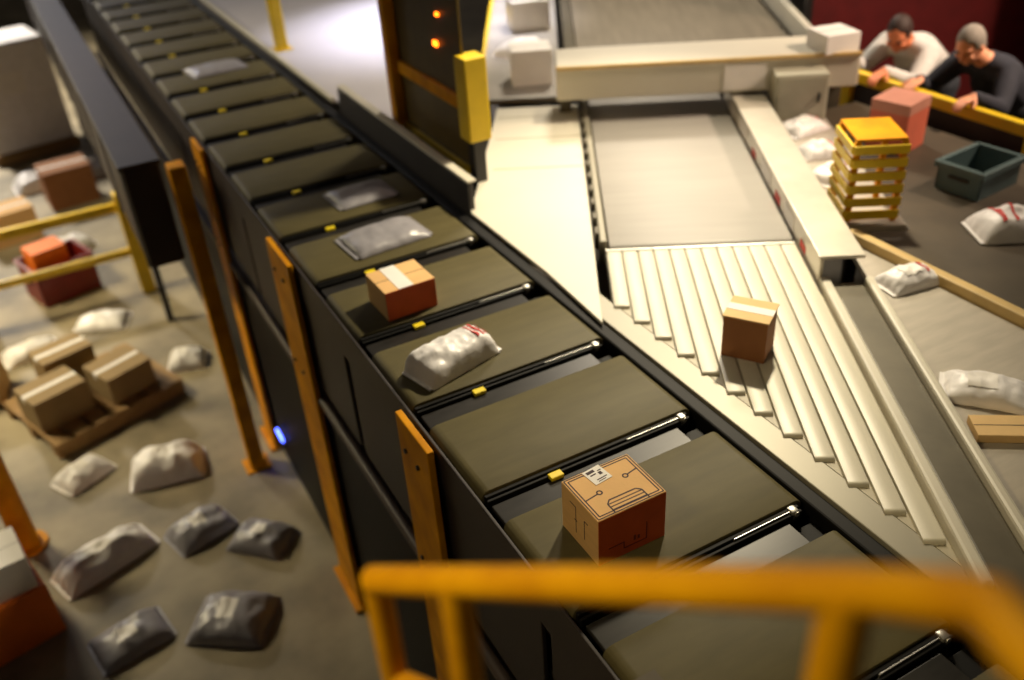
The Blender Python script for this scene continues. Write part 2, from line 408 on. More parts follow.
MB().box(1.266, 1.41, yl(1.96, 1.3), 3.72, z - .1, z + .012, .01).build('dark_guard', M['bronze'], t)
MB().box(1.411, 1.452, yl(1.96, 1.35), 3.72, z - .1, z + .045, .012).build('outer_rail', M['cream'], t)
gw = MB().box(1.215, 1.235, 3.76, 6.3, z - .08, z + .11, .005).build('white_guard', M['aluminium'], t)
MB().box(1.21, 1.42, 3.76, 6.3, z + .11, z + .13, .006).build('guard_cap', M['aluminium'], t)
for (y_, a, b_, mm) in ((4.0, .10, .05, 'red'), (4.25, .2, .1, 'paper'), (4.55, .12, .06, 'red'), (4.8, .24, .11, 'paper'), (5.2, .1, .05, 'red'), (5.5, .24, .11, 'paper'), (5.9, .16, .08, 'paper')):
    MB().box(1.2125, 1.2155, y_, y_ + a, z + .01, z + .01 + b_ * .8).build('sticker', M[mm], gw)
b = MB(); b.prism([(.3, 3.3), (1.2, 1.85), (1.25, 1.85), (1.25, 4.1), (.3, 4.1)], z - .28, z - .062, .006); b.build('frame', M['dark'], t)
each('leg', [(x_ - .04, x_ + .04, y_ - .04, y_ + .04, ZP - (-.3), z - .06) for (x_, y_) in ((.4, 3.4), (1.15, 2.3), (.4, 4.0), (1.15, 4.0))], M['dark'], t)

t = thing('infeed_conveyor', 'wide smooth grey belt conveyor feeding the narrow belts', 'conveyor', (0, 0, -.3), RZ)
mb = MB(); r = .03; sec = []
for i in range(9):
    a = PI / 2 + PI * i / 8; sec.append((4.185 + r + math.cos(a) * r, z - r + math.sin(a) * r))
for i in range(9):
    a = -PI / 2 + PI * i / 8; sec.append((6.5 - r + math.cos(a) * r, z - r + math.sin(a) * r))
mb.prism(sec, .285, 1.205, bev=.002, M=Matrix(((0, 0, 1, 0), (1, 0, 0, 0), (0, 1, 0, 0), (0, 0, 0, 1)))); mb.build('belt', M['infeed'], t, smooth='auto')
MB().box(.235, .272, 4.2, 6.5, z - .1, z + .03, .008).build('side_rail', M['steel'], t)
each('bracket', [(.215, .234, 4.28 + .18 * k, 4.36 + .18 * k, z - .06, z + .036) for k in range(12)], M['bronze'], t)
b = MB(); b.box(.3, 1.19, 4.2, 6.45, z - .28, z - .066, .01); b.build('frame', M['dark'], t)
each('leg', [(x_ - .04, x_ + .04, y_ - .04, y_ + .04, ZP + .3, z - .26) for (x_, y_) in ((.4, 4.35), (1.1, 4.35), (.4, 6.3), (1.1, 6.3))], M['dark'], t)

t = thing('feed_conveyor', 'greyish belt conveyor behind the cream cross beam', 'conveyor', (0, 0, -.3), RZ)
mb = MB(); mb.box(.25, 2.0, 7.75, 11.5, z - .06, z, .01); mb.build('belt', mat('beige_feed_belt', (122, 114, 100), .5, var=.15, scale=3, stretch=(5, .6, 1)), t)
b = MB(); b.box(.15, .24, 7.1, 11.5, z - .15, z + .05, .01); b.build('side_rail', M['bronze'], t)
b = MB(); b.box(.25, 2.0, 7.75, 11.4, z - .3, z - .06, .01); b.build('frame', M['dark'], t)
each('leg', [(x_ - .04, x_ + .04, y_ - .04, y_ + .04, ZP + .3, z - .26) for (x_, y_) in ((.4, 7.3), (1.9, 7.3), (.4, 11), (1.9, 11))], M['dark'], t)
t = thing('side_rail', 'bright white aluminium rail running away behind the cream beam, upper right', 'rail', (0, 0, -1.0), RZ)
MB().box(2.06, 2.12, 6.62, 10.5, .95, 1.13, .01).build('rail', M['cream'], t)
each('leg', [(2.07, 2.11, y_, y_ + .05, 0, .95) for y_ in (6.7, 8.3, 10.2)], M['dark'], t)
for (a, q) in ((6.9, .04),):
    MB().box(2.055, 2.06, a, a + .2, 1.05, 1.065).build('light_strip', M['wled'], t)

# cross beam
t = thing('cross_beam', 'cream boxed beam spanning across the infeed conveyor', 'beam', (0, 0, -1.0), RZ)
MB().box(.06, 2.02, 6.0, 6.45, 1.15, 1.37, .012).build('beam', M['cream'], t)
MB().box(.06, 2.02, 5.985, 6.01, 1.355, 1.38, .004).build('lip', M['tan'], t)
each('leg', [(.08, .16, 6.2, 6.3, 0, 1.15), (1.9, 1.98, 6.2, 6.3, 0, 1.15)], M['bronze'], t)
MB().box(1.15, 1.42, 5.9940, 6.001, 1.17, 1.34, .001).build('notice', M['paper'], t)

# wedge cover plate
t = thing('cover_plate', 'cream sheet metal cover plate between sorter and infeed conveyor', 'cover plate', (0, 0, -.3))
pA = [(1.945, 4.27), (1.945, 2.98)] + [tuple(W(.205, y_)[:2]) for y_ in (3.02 + .45, 6.0)] + [tuple(W(-.36, 6.3)[:2])]
pA = [(1.945, 4.27), (1.945, 3.45), tuple(W(.205, 3.47)[:2]), tuple(W(.205, 6.35)[:2]), tuple(W(-.36, 6.35)[:2])]
MB().prism(pA, .285, .302, .003).build('plate', M['cream'], t)
each('seam', [(-.35, .2, y_, y_ + .008, .302, .304) for y_ in (5.25, 5.75, 6.15)], M['bed'], t, 0, Matrix.Rotation(RZ, 4, 'Z'))
each('leg', [(x_ - .03, x_ + .03, y_ - .03, y_ + .03, ZP + .3, .285) for (x_, y_) in ((2.1, 4.1), (2.9, 5.4), (3.2, 5.3))], M['dark'], t)

# ribbed guard beside sorter
t = thing('ribbed_guard', 'dark ribbed side guard with bright top flange beside the sorter', 'guard', (1.955, 4.29, -.1))
b = MB(); b.box(0, .03, 0, 2.1, 0, .26, .006)
for k in range(14): b.box(-.008, .004, .0, 2.1, .015 + .017 * k, .022 + .017 * k)
b.build('panel', M['mesh'], t)
MB().box(-.005, .05, 0, 2.1, .26, .275, .004).build('flange', M['cream'], t)

# yellow gate
t = thing('safety_gate', 'yellow framed safety gate with dark panel standing right of the sorter', 'gate', (2.12, 4.62, 0))
t.rotation_euler = (0, 0, 0)
MB().box(-.03, .09, 1.0, 1.1, -1.0, 1.6, .01).build('post', M['ybig'], t)
MB().box(.00, .14, -.05, .09, .26, .74, .01).build('yellow_cover', M['ybright'], t)
MB().box(.03, .11, -.02, .06, -1.0, .26, .01).build('post', M['dark'], t)
MB().box(.035, .055, .06, 1.0, .08, 1.3, .003).build('panel', M['gpanel'], t)
MB().box(.01, .08, .06, 1.0, .42, .5, .008).build('cross_bar', M['ybig'], t)
b = MB(); b.box(.015, .07, .06, 1.0, .03, .085, .006); b.build('lower_bar', M['ybright'], t)
MB().box(.02, .035, .35, .40, .72, .75, .004).build('orange_light', M['amber'], t)
MB().box(.02, .035, .30, .33, .90, .92, .004).build('orange_light', M['amber'], t)

# second cover table farther along
t = thing('cover_table', 'pale grey sheet metal table beyond the yellow gate, beside the far sorter', 'table', (1.945, 6.45, -.3))
mt2 = mat('cool_white_sheet', (200, 197, 204), .42, var=.05, scale=2)
MB().prism([(.05, -.68), (.75, -.45), (1.35, .9), (2.3, 3.2), (2.6, 5.5), (.05, 5.5)], .28, .302, .004).build('table_top', mt2, t)
each('leg', [(x_ - .03, x_ + .03, y_ - .03, y_ + .03, ZP + .3, .28) for (x_, y_) in ((.15, .0), (.9, .6), (.1, 5.2), (2, 5.2))], M['dark'], t)
MB().box(.0, .03, .1, 5.5, .302, .34, .006).build('edge_rail', M['cream'], t)
t = thing('guard_post', 'short yellow post on the pale table at the far sorter edge', 'post', (2.08, 8.25, .002))
MB().box(-.05, .05, -.05, .05, 0, .62, .01).build('post', M['ybright'], t); MB().box(-.08, .08, -.08, .08, 0, .012, .003).build('base_plate', M['ybright'], t)
t = thing('side_deck', 'pale grey deck left of the cream beam with white parcels on it', 'deck', (0, 0, -.3), RZ)
MB().box(-.5, .10, 6.55, 10.5, .26, .298, .005).build('deck_top', mat('pale_deck_sheet', (150, 146, 140), .45, var=.15, scale=3), t)
each('leg', [(x_, x_ + .06, y_, y_ + .06, ZP + .3, .26) for x_ in (-.48, .03) for y_ in (6.6, 10.3)], M['dark'], t)
MB().box(-.52, -.50, 6.55, 10.5, .24, .36, .005).build('yellow_edge', M['ybright'], t)
carton('cardboard_box', 'white carton on the pale deck, left behind the cream beam', 'box', W(-.12, 6.95, -.001), .30, .26, .26, RZ + .1, M['paper'])
p = W(-.2, 7.7); pillow('parcel_bag', 'white mailer on the pale deck behind the white carton', 'parcel', (p.x, p.y, -.001), .4, .3, .1, .3, M['poly'], 41)
p = W(-.15, 8.5); carton('cardboard_box', 'pale carton on the pale deck at the top edge', 'box', (p.x, p.y, -.001), .34, .3, .25, RZ + .2, M['aluminium'])

# box on the merge conveyor
t = thing('cardboard_box', 'brown cardboard box with pale flaps on the narrow belts', 'box', (2.295, 2.395, .0008), math.radians(-56))
MB().box(-.09, .09, -.08, .08, 0, .19, .003).build('carton_body', M['cardd'], t)
b = MB(); b.box(-.095, .095, -.085, -.002, .19, .196, .001); b.box(-.095, .095, .002, .085, .19, .196, .001); b.build('flap', M['cardp'], t)
MB().box(-.095, .095, -.024, .024, 0, .001).build('packing_tape', M['paper'], t, loc=(0, 0, .1965))

# ------------------------------------------------------------------ operator table right of merge conveyor
t = thing('side_table', 'long grey work table along the right of the merge conveyor', 'table', (0, 0, ZP))
def poly(l): return [tuple(W(a, b_)[:2]) for a, b_ in l]
MB().prism(poly([(1.46, 1.35), (1.46, 4.18)]) + [(3.36, 2.8), (3.36, 0.4)] , .95, .985, .004).build('table_top', M['table'], t)
MB().box(3.365, 3.42, .4, 2.9, .93, 1.035, .008).build('tan_edging', M['tan'], t)
each('leg', [(x_ - .03, x_ + .03, y_ - .03, y_ + .03, 0, .95) for (x_, y_) in ((2.3, .9), (3.25, .6), (3.3, 2.6), (2.9, 2.0))], M['dark'], t)
t = thing('packing_table', 'dark brown packing table between tan edging and yellow rail', 'table', (3.43, 1.6, ZP))
MB().prism([(0, 0), (1.5, 0), (1.5, 2.75), (1.17, 2.75), (.292, 1.213), (0, 1.38)], .93, .97, .006).build('table_top', M['btable'], t)
each('leg', [(x_ - .03, x_ + .03, y_ - .03, y_ + .03, 0, .93) for (x_, y_) in ((.06, .06), (1.4, .06), (1.4, 2.6), (.06, 1.1))], M['dark'], t)

# yellow slatted guard
t = thing('slatted_guard', 'yellow slatted steel guard standing on the shelf left of the red box', 'guard', tuple(W(1.63, 4.50, -.0015)), RZ)
each('upright', [(x_, x_ + .03, y_, y_ + .03, 0, .43) for x_ in (-.13, .10) for y_ in (-.15, .12)], M['ybig'], t)
each('slat', [(-.135, .135, -.165, -.15, .02 + .07 * k, .066 + .07 * k) for k in range(6)], M['ybright'], t)
each('slat', [(-.145, -.13, -.15, .15, .02 + .07 * k, .066 + .07 * k) for k in range(6)], M['ybright'], t)
MB().box(-.125, .125, -.145, .15, .43, .445, .004).build('top_panel', M['ybig'], t)

# yellow rail in front of the workers
t = thing('guard_rail', 'yellow rail with dark panel in front of the two workers', 'guard rail', (5.05, 3.0, ZP))
MB().box(-.03, .03, .1, 1.55, 1.05, 1.13, .012).build('top_rail', M['ybright'], t)
MB().box(-.04, .04, .06, .14, 0, 1.13, .01).build('post', M['ybright'], t); MB().box(-.04, .04, 1.48, 1.56, 0, 1.13, .01).build('post', M['ybright'], t)
MB().box(.0, .015, .14, 1.48, .1, 1.05, .003).build('panel', M['skirt'], t)
t = thing('cardboard_box', 'salmon red box on the packing table in front of yellow rail', 'box', (4.52, 3.64, -.029), .25)
MB().box(-.13, .13, -.12, .12, 0, .30, .004).build('carton_body', M['salmon'], t)
MB().box(-.131, .131, -.121, .121, .24, .306, .003).build('lid', mat('pale_salmon_card', (206, 142, 122), .65, var=.06), t)
def tote(label, loc, w, d, h, rz, m, group=None):
    t = thing('plastic_tote', label, 'tote', loc, rz, group)
    b = MB(); k = .012
    b.box(-w / 2, w / 2, -d / 2, d / 2, 0, k); b.box(-w / 2, -w / 2 + k, -d / 2, d / 2, k, h); b.box(w / 2 - k, w / 2, -d / 2, d / 2, k, h)
    b.box(-w / 2, w / 2, -d / 2, -d / 2 + k, k, h); b.box(-w / 2, w / 2, d / 2 - k, d / 2, k, h); b.build('tote_body', m, t)
    b = MB(); r = .018
    b.box(-w / 2 - r, w / 2 + r, -d / 2 - r, -d / 2, h - .035, h, .004); b.box(-w / 2 - r, w / 2 + r, d / 2, d / 2 + r, h - .035, h, .004)
    b.box(-w / 2 - r, -w / 2, -d / 2, d / 2, h - .035, h, .004); b.box(w / 2, w / 2 + r, -d / 2, d / 2, h - .035, h, .004); b.build('rim', m, t)
    each('handle', [(s * (w / 2 + .004) - .006, s * (w / 2 + .004) + .006, -.06, .06, h * .5, h * .62) for s in (-1, 1)], M['dark'], t, .003)
    return t
tote('slate teal plastic tote on the brown packing table below the dark panel', (4.42, 2.98, -.029), .36, .26, .16, .1, M['teal'])
pillow('parcel_bag', 'white parcel with pink red stripes on the brown table, right edge', 'parcel', (4.12, 2.50, -.029), .42, .26, .12, -.5, M['poly'], 5, stripes=((-.6, -.5, -.7, .7), (-.3, -.22, -.7, .7)))
pillow('parcel_bag', 'white mailer on the grey side table beside the black tote', 'parcel', (2.85, 1.68, -.014), .30, .2, .06, -.9, M['poly'], 6, lab=(-.5, .2, -.5, .5), group='white mailers right of the merge conveyor')
tote('low black plastic tote on the grey side table, right edge', (3.13, 1.55, -.014), .2, .16, .09, .3, M['black'])
carton('cardboard_box', 'flat brown carton on the grey side table, below the white mailer', 'box', (2.70, 1.50, -.014), .2, .12, .035, -.6, M['cardp'])
for k, (xl_, y_, L_, D_, rz_, lab_) in enumerate([
        (1.62, 3.74, .26, .17, .4, 'white mailer on the grey side table by the near end of the white guard'),
        (1.59, 4.92, .26, .18, .7, 'nearest white mailer of the row on the shelf beside the white guard'),
        (1.60, 5.26, .22, .18, .2, 'middle white mailer of the row on the shelf beside the white guard'),
        (1.60, 5.66, .28, .2, .6, 'farthest white mailer of the row on the shelf beside the white guard')]):
    p = W(xl_, y_)
    pillow('parcel_bag', lab_, 'parcel', (p.x, p.y, -.0145 if k == 0 else -.001), L_, D_, .07, RZ + rz_, M['poly'], 10 + k, lab=(-.4, .3, -.5, .4), stripes=((.5, .6, -.5, .5),), group='white mailers right of the merge conveyor')
t = thing('parcel_shelf', 'narrow grey shelf holding white mailers behind the white guard', 'shelf', (0, 0, ZP), RZ)
MB().box(1.44, 1.80, 4.3, 6.1, .96, .998, .005).build('shelf_top', M['table'], t)
each('leg', [(1.56, 1.62, y_, y_ + .06, 0, .96) for y_ in (4.4, 5.9)], M['dark'], t)
p = W(1.86, 6.12)
carton('cardboard_box', 'white carton at the right end of the cream beam', 'box', (p.x, p.y, .3705), .24, .24, .12, RZ + .3, M['paper'])

t = thing('storage_box', 'pale grey upright steel box at the far end of the mailer shelf under beam', 'box', tuple(W(1.62, 5.93, -.0015)), RZ)
MB().box(-.17, .17, -.09, .09, 0, .30, .012).build('box_body', mat('pale_grey_green_paint', (178, 176, 158), .5, var=.06), t)
MB().box(-.15, .15, -.096, -.0895, .02, .28, .003).build('door', mat('pale_grey_green_door', (170, 168, 150), .5, var=.05), t)
MB().box(.10, .115, -.11, -.096, .12, .18, .003).build('handle', M['dark'], t)

# backdrop behind the workers
t = thing('curtain_frame', 'dark maroon panel screen behind the two workers', 'screen', (7.1, 5.2, ZP), -.55)
MB().box(-1.3, .95, -.02, .02, .15, 2.3, .004).build('panel', M['maroon'], t)
each('frame', [(-1.36, -1.3, -.03, .03, 0, 2.36), (.95, 1.01, -.03, .03, 0, 2.36), (-1.3, .95, -.03, .03, 2.3, 2.36)], M['dark'], t)
t = thing('orange_screen', 'brown orange panel screen at the top right corner', 'screen', (7.55, 4.15, ZP), -.9)
MB().box(-.55, .75, -.02, .02, .15, 2.1, .004).build('panel', mat('brown_orange_panel', (150, 84, 22), .55, var=.15), t)
each('frame', [(-.60, -.55, -.03, .03, 0, 2.16), (.75, .8, -.03, .03, 0, 2.16)], M['ybig'], t)

# ------------------------------------------------------------------ people
def solid(mb, name, m, parent, voxel, smooth_it=4):
    o = mb.build(name, m, parent, smooth=True)
    r = o.modifiers.new('r', 'REMESH'); r.mode = 'VOXEL'; r.voxel_size = voxel; r.use_smooth_shade = True
    s = o.modifiers.new('s', 'SMOOTH'); s.iterations = smooth_it; s.factor = .5
    dg = bpy.context.evaluated_depsgraph_get()
    me = bpy.data.meshes.new_from_object(o.evaluated_get(dg))
    o.modifiers.clear(); o.data = me
    if not me.materials: me.materials.append(m)
    return o
def hand(mb, wrist, d, nrm, thumb_side, curl=.5, s=1.0):
    """palm, four unequal bent fingers and a thumb; d = pointing direction, nrm = back of hand"""
    d = d.normalized(); nrm = (nrm - d * nrm.dot(d)).normalized(); side = d.cross(nrm).normalized() * thumb_side
    wrist = Vector(wrist)
    for q in (-.026, -.008, .010, .027):
        mb.capsule(wrist + side * q * .7 + d * .01, .014 * s, wrist + side * q + d * .085, .0125 * s, 10)
    for q, l in ((.030, .068), (.010, .078), (-.010, .072), (-.028, .055)):
        p = wrist + side * q + d * .088; dd = d; seg = (l * .45, l * .32, l * .25); rr = (.0092, .0084, .0076)
        a = 0
        for sl, r_ in zip(seg, rr):
            a += curl * .6
            v = (d * math.cos(a) - nrm * math.sin(a))
            p2 = p + v * sl; mb.capsule(p, r_ * s, p2, r_ * s * .93, 10); p = p2
    p = wrist + side * .032 + d * .025; v = (d * .62 + side * .75 - nrm * .2).normalized(); p2 = p + v * .042
    mb.capsule(p, .0125 * s, p2, .0105 * s, 10); v2 = (d * .85 + side * .35 - nrm * .4).normalized(); mb.capsule(p2, .0105 * s, p2 + v2 * .032, .009 * s, 10)

def person(label, J, face, cloth, skin, hair, trouser, zfloor, cap=False):
    """J: joints in world coordinates"""
    base = Vector(((J['fl'].x + J['fr'].x) / 2, (J['fl'].y + J['fr'].y) / 2, zfloor))
    t = thing('person', label, 'person', base)
    K = {k: v - base for k, v in J.items()}
    f = face.normalized(); right = f.cross(Vector((0, 0, 1))).normalized(); upv = right.cross(f).normalized()
    Rm = Matrix((right, f, upv)).transposed().to_4x4()
    mb = MB()
    hc = K['head']
    mb.ball(hc + upv * .015 - f * .008, (.076, .097, .108), Rm, 20, 16)          # skull
    mb.ball(hc - upv * .05 + f * .022, (.058, .066, .066), Rm)                   # jaw
    mb.ball(hc - upv * .092 + f * .062, (.024, .02, .018), Rm)                   # chin
    mb.capsule(hc + f * .086 + upv * .012, .010, hc + f * .106 - upv * .026, .0145)  # nose
    for s in (-1, 1):
        mb.ball(hc + right * s * .076 - upv * .006 - f * .006, (.011, .021, .033), Rm)   # ear
        mb.capsule(hc + f * .083 + right * s * .012 + upv * .030, .011, hc + f * .070 + right * s * .048 + upv * .032, .009)  # brow
        mb.ball(hc + f * .066 + right * s * .042 - upv * .028, (.024, .018, .02), Rm)
    mb.capsule(hc + f * .078 - right * .02 - upv * .058, .009, hc + f * .078 + right * .02 - upv * .058, .009)  # lips
    mb.capsule(hc - upv * .06 - f * .02, .055, K['neck'], .062)
    chest, hip = K['chest'], K['hip']
    mb.capsule(K['neck'], .07, chest, .12); mb.capsule(chest, .125, hip, .125)
    for s in 'lr':
        mb.capsule(K['neck'], .06, K['s' + s], .058)
        mb.capsule(K['s' + s], .052, K['e' + s], .040); mb.capsule(K['e' + s], .040, K['w' + s], .027)
        mb.capsule(hip, .11, K['h' + s], .095); mb.capsule(K['h' + s], .088, K['k' + s], .058); mb.capsule(K['k' + s], .056, K['f' + s] + Vector((0, 0, .09)), .04)
        mb.capsule(K['f' + s] + Vector((0, 0, .07)), .038, K['f' + s] + f.cross(Vector((0, 0, 1))).cross(f) * 0 + Vector((f.x, f.y, 0)).normalized() * .12 + Vector((0, 0, .04)), .032)
        hand(mb, K['w' + s], K['d' + s + 'v'] + base, K['n' + s + 'v'] + base, 1 if s == 'r' else -1, .55)
    body = solid(mb, 'body', skin, t, .0055, 3)
    for s in (-1, 1):
        MB().ball(hc + f * .0865 + right * s * .031 + upv * .010, (.012, .008, .008), Rm, 12, 8).build('eye', M['eye'], t, smooth=True)
    mb = MB()
    mb.ball(hc + upv * .030 - f * .020, (.084, .098, .104), Rm, 22, 16); mb.ball(hc - f * .05 - upv * .02, (.072, .062, .085), Rm)
    hb = mb.bm
    pl = [v for v in hb.verts if (v.co - hc).dot(f) > .052 and (v.co - hc).dot(upv) < .065]
    bmesh.ops.delete(hb, geom=pl, context='VERTS')
    hobj = mb.build('hair', hair, t, smooth=True)
    sm = hobj.modifiers.new('so', 'SOLIDIFY'); sm.thickness = .012
    mb = MB()
    mb.capsule(K['neck'] * .7 + chest * .3, .105, chest, .158); mb.capsule(chest, .16, hip, .158)
    for s in 'lr':
        mb.capsule(K['neck'] * .8 + chest * .2, .085, K['s' + s], .082)
        mb.capsule(K['s' + s], .082, K['e' + s], .06); mb.capsule(K['e' + s], .06, K['e' + s] * .08 + K['w' + s] * .92, .042)
    solid(mb, 'jacket', cloth, t, .011, 3)
    mb = MB()
    for s in 'lr':
        mb.capsule(hip, .150, K['h' + s], .125); mb.capsule(K['h' + s], .118, K['k' + s], .082); mb.capsule(K['k' + s], .08, K['f' + s] + Vector((0, 0, .09)), .066)
    solid(mb, 'trousers', trouser, t, .012, 3)
    fd = Vector((f.x, f.y, 0)).normalized()
    for s in 'lr':
        mb = MB(); p = K['f' + s]
        mb.ball(p + Vector((0, 0, .055)) - fd * .01, (.05, .06, .055)); mb.capsule(p + Vector((0, 0, .045)), .045, p + fd * .14 + Vector((0, 0, .036)), .036)
        solid(mb, 'shoe', M['shoe'], t, .008, 2)
    return t
V = Vector
def pose(head, neck, chest, hip, fl, fr, wl, wr, dl, dr, nl, nr, side):
    """side = unit vector towards the person's left"""
    J = dict(head=V(head), neck=V(neck), chest=V(chest), hip=V(hip), fl=V(fl), fr=V(fr), wl=V(wl), wr=V(wr))
    s = V(side).normalized()
    J['sl'] = J['neck'] + s * .185 - V((0, 0, .03)); J['sr'] = J['neck'] - s * .185 - V((0, 0, .03))
    for k in 'lr':
        a, b_ = J['s' + k], J['w' + k]; mid = (a + b_) / 2; L_ = (b_ - a).length; up_, lo = .30, .27
        d = max(.02, math.sqrt(max(0.0, ((up_ + lo) / 2) ** 2 - (L_ / 2) ** 2)))
        J['e' + k] = mid + (V((0, 0, -1)) * .8 + s * (.5 if k == 'l' else -.5)).normalized() * d
        J['h' + k] = J['hip'] + s * (.09 if k == 'l' else -.09) - V((0, 0, .05))
        J['k' + k] = (J['h' + k] + J['f' + k]) / 2 + V((-.04, 0, .03))
    base = V(((J['fl'].x + J['fr'].x) / 2, (J['fl'].y + J['fr'].y) / 2, 0))
    return J, V(dl), V(dr), V(nl), V(nr)
def mk(label, pz, face, cloth, skin, hair, trouser):
    J, dl, dr, nl, nr = pz
    base = V(((J['fl'].x + J['fr'].x) / 2, (J['fl'].y + J['fr'].y) / 2, ZP))
    J['dlv'], J['drv'], J['nlv'], J['nrv'] = dl, dr, nl, nr
    return person(label, J, V(face), cloth, skin, hair, trouser, ZP)
# facing -x: left side is -y
mk('person with grey hair in navy jacket leaning over yellow rail at right', pose((5.43, 3.92, .345), (5.56, 3.87, .225), (5.68, 3.86, .10), (5.93, 3.86, -.10), (5.95, 3.75, ZP), (5.99, 4.0, ZP),
     (5.10, 3.58, .165), (5.11, 4.00, .165), (-.95, .1, -.15), (-.95, -.1, -.15), (0, 0, 1), (0, 0, 1), (0, -1, 0)), (-.86, -.12, -.55), M['navy'], M['skin'], M['hair'], M['trouser'])
mk('person in pale shirt left of the navy jacket, bending over the yellow rail', pose((5.42, 4.48, .305), (5.56, 4.50, .205), (5.69, 4.52, .10), (5.96, 4.56, -.10), (5.98, 4.44, ZP), (6.02, 4.70, ZP),
     (5.08, 4.27, .165), (5.10, 4.54, .165), (-.95, -.1, -.2), (-.95, .1, -.2), (0, 0, 1), (0, 0, 1), (0, -1, 0)), (-.80, -.35, -.55), M['shirt'], M['skin2'], M['hair2'], M['trouser'])

# ------------------------------------------------------------------ foreground handrail
def ray(x, y, d):
    v = (r2 * ((x - 512) / 924.8) - u2 * ((y - 340) / 924.8) + fwd).normalized()
    return Vector((0, 0, H)) + v * d
A, B_, C_, D_ = ray(373, 580, 1.38), ray(850, 590, .86), ray(965, 600, .78), ray(1035, 658, .70)
A2 = A + (B_ - A) * .26
t = thing('handrail', 'blurred amber yellow handrail in the foreground at the bottom', 'handrail', (A.x, A.y, .2))
o0 = V(t.location)
path = [A, A + (B_ - A) * .5, B_, B_ * .4 + C_ * .6, C_, C_ * .6 + D_ * .4 + V((.012, .006, 0)), D_, D_ + (D_ - C_) * 2.2]
MB().tube([p - o0 for p in path], .0215).build('top_rail', M['yrail'], t, smooth='auto')
for p, rr, zz in ((A + V((.004, 0, 0)), .0205, .0), (A2, .0225, .0), (B_, .0235, .0)):
    q = p - o0
    MB().cyl((q.x, q.y, 0), (q.x, q.y, q.z), rr, n=20).build('post', M['yrail'], t, smooth='auto')
dz = V((0, 0, -.215))
MB().tube([A + dz - o0, A2 + dz * 1.25 - o0], .017).build('mid_rail', M['yrail'], t, smooth='auto')
gz = .2
tag(MB().box(-1.5, .94, -3, 1.2, .1, .2).build('platform_floor', M['pfloor']), kind='structure')

# ------------------------------------------------------------------ lower floor clutter on the left
zf = ZF + .002
t = thing('guard_rail', 'bright yellow floor barrier on the lower floor, far left', 'guard rail', (.50, 9.65, ZF))
MB().box(-.07, .07, -.07, .07, 0, 1.15, .01).build('post', M['ybright'], t)
MB().box(-1.67, -1.53, -.07, .07, 0, 1.15, .01).build('post', M['ybright'], t)
MB().box(-1.6, .0, -.03, .03, .95, 1.05, .01).build('top_rail', M['ybright'], t); MB().box(-1.6, .0, -.03, .03, .45, .53, .01).build('mid_rail', M['ybright'], t)
t = thing('guard_post', 'thick yellow post at the left picture edge on the lower floor', 'post', (-1.02, 6.15, ZF))
MB().cyl((0, 0, 0), (0, 0, 1.05), .085, n=24).ball((0, 0, 1.05), (.085, .085, .04)).build('post', M['ybig'], t, smooth='auto')
MB().cyl((0, 0, 0), (0, 0, .02), .14, n=24).build('base_plate', M['ybig'], t)
tt = tote('dark red plastic tote holding an orange carton on the lower floor', (-.30, 10.2, zf), .62, .5, .42, .3, M['redplastic'])
carton('cardboard_box', 'orange carton inside the dark red tote, lower floor', 'box', (-.36, 10.2, zf + .013), .36, .3, .55, .3, M['orangecard'])
carton('cardboard_box', 'orange brown carton at the lower left corner beneath a white carton', 'box', (-1.16, 5.3, zf), .5, .42, .42, .25, M['orangecard'])
carton('cardboard_box', 'white carton stacked on orange brown carton, lower left corner', 'box', (-1.14, 5.32, zf + .4215), .42, .36, .26, .15, M['paper'])
def pallet(label, loc, rz):
    t = thing('pallet', label, 'pallet', loc, rz, 'wooden pallets on the lower floor')
    each('deck_board', [(-.6 + .175 * k, -.6 + .175 * k + .14, -.5, .5, .12, .142) for k in range(7)], M['wood'], t, .002)
    each('bearer', [(-.6, .59, k - .05, k + .05, .022, .12) for k in (-.44, 0, .44)], M['wood'], t, .002)
    each('bottom_board', [(-.6, .59, k - .05, k + .05, 0, .022) for k in (-.44, 0, .44)], M['wood'], t, .002); return t
pallet('wooden pallet under the wrapped white stack, far left', (-.20, 15.3, zf), .2)
t = thing('wrapped_stack', 'tall white film wrapped stack on a pallet at far left', 'wrapped stack', (-.20, 15.3, zf + .1425), .2)
MB().box(-.56, .56, -.46, .46, 0, 1.5, .04, seg=3).build('wrapped_load', M['poly'], t)
MB().box(-.2, .12, -.4615, -.459, .8, 1.1).build('shipping_label', M['paper'], t)
pallet('wooden pallet with brown cartons in the middle of the lower floor', (-.30, 7.75, zf), .35)
zz = zf + .1425
for (dx, dy, w_, d_, h_, rz_, m_, lb, z0) in (
    (-.3, -.2, .46, .38, .3, .35, 'cardo', 'brown carton at the near left of the brown carton pallet', 0), (.25, -.1, .42, .4, .26, .4, 'cardo', 'brown carton at the near right of the brown carton pallet', 0),
    (-.15, .3, .44, .34, .34, .3, 'cardo', 'brown carton at the back of the brown carton pallet', 0)):
    carton('cardboard_box', lb, 'box', (-.30 + dx, 7.75 + dy, zz + z0), w_, d_, h_, rz_, M[m_], tape=.05, group='cartons on the lower floor')
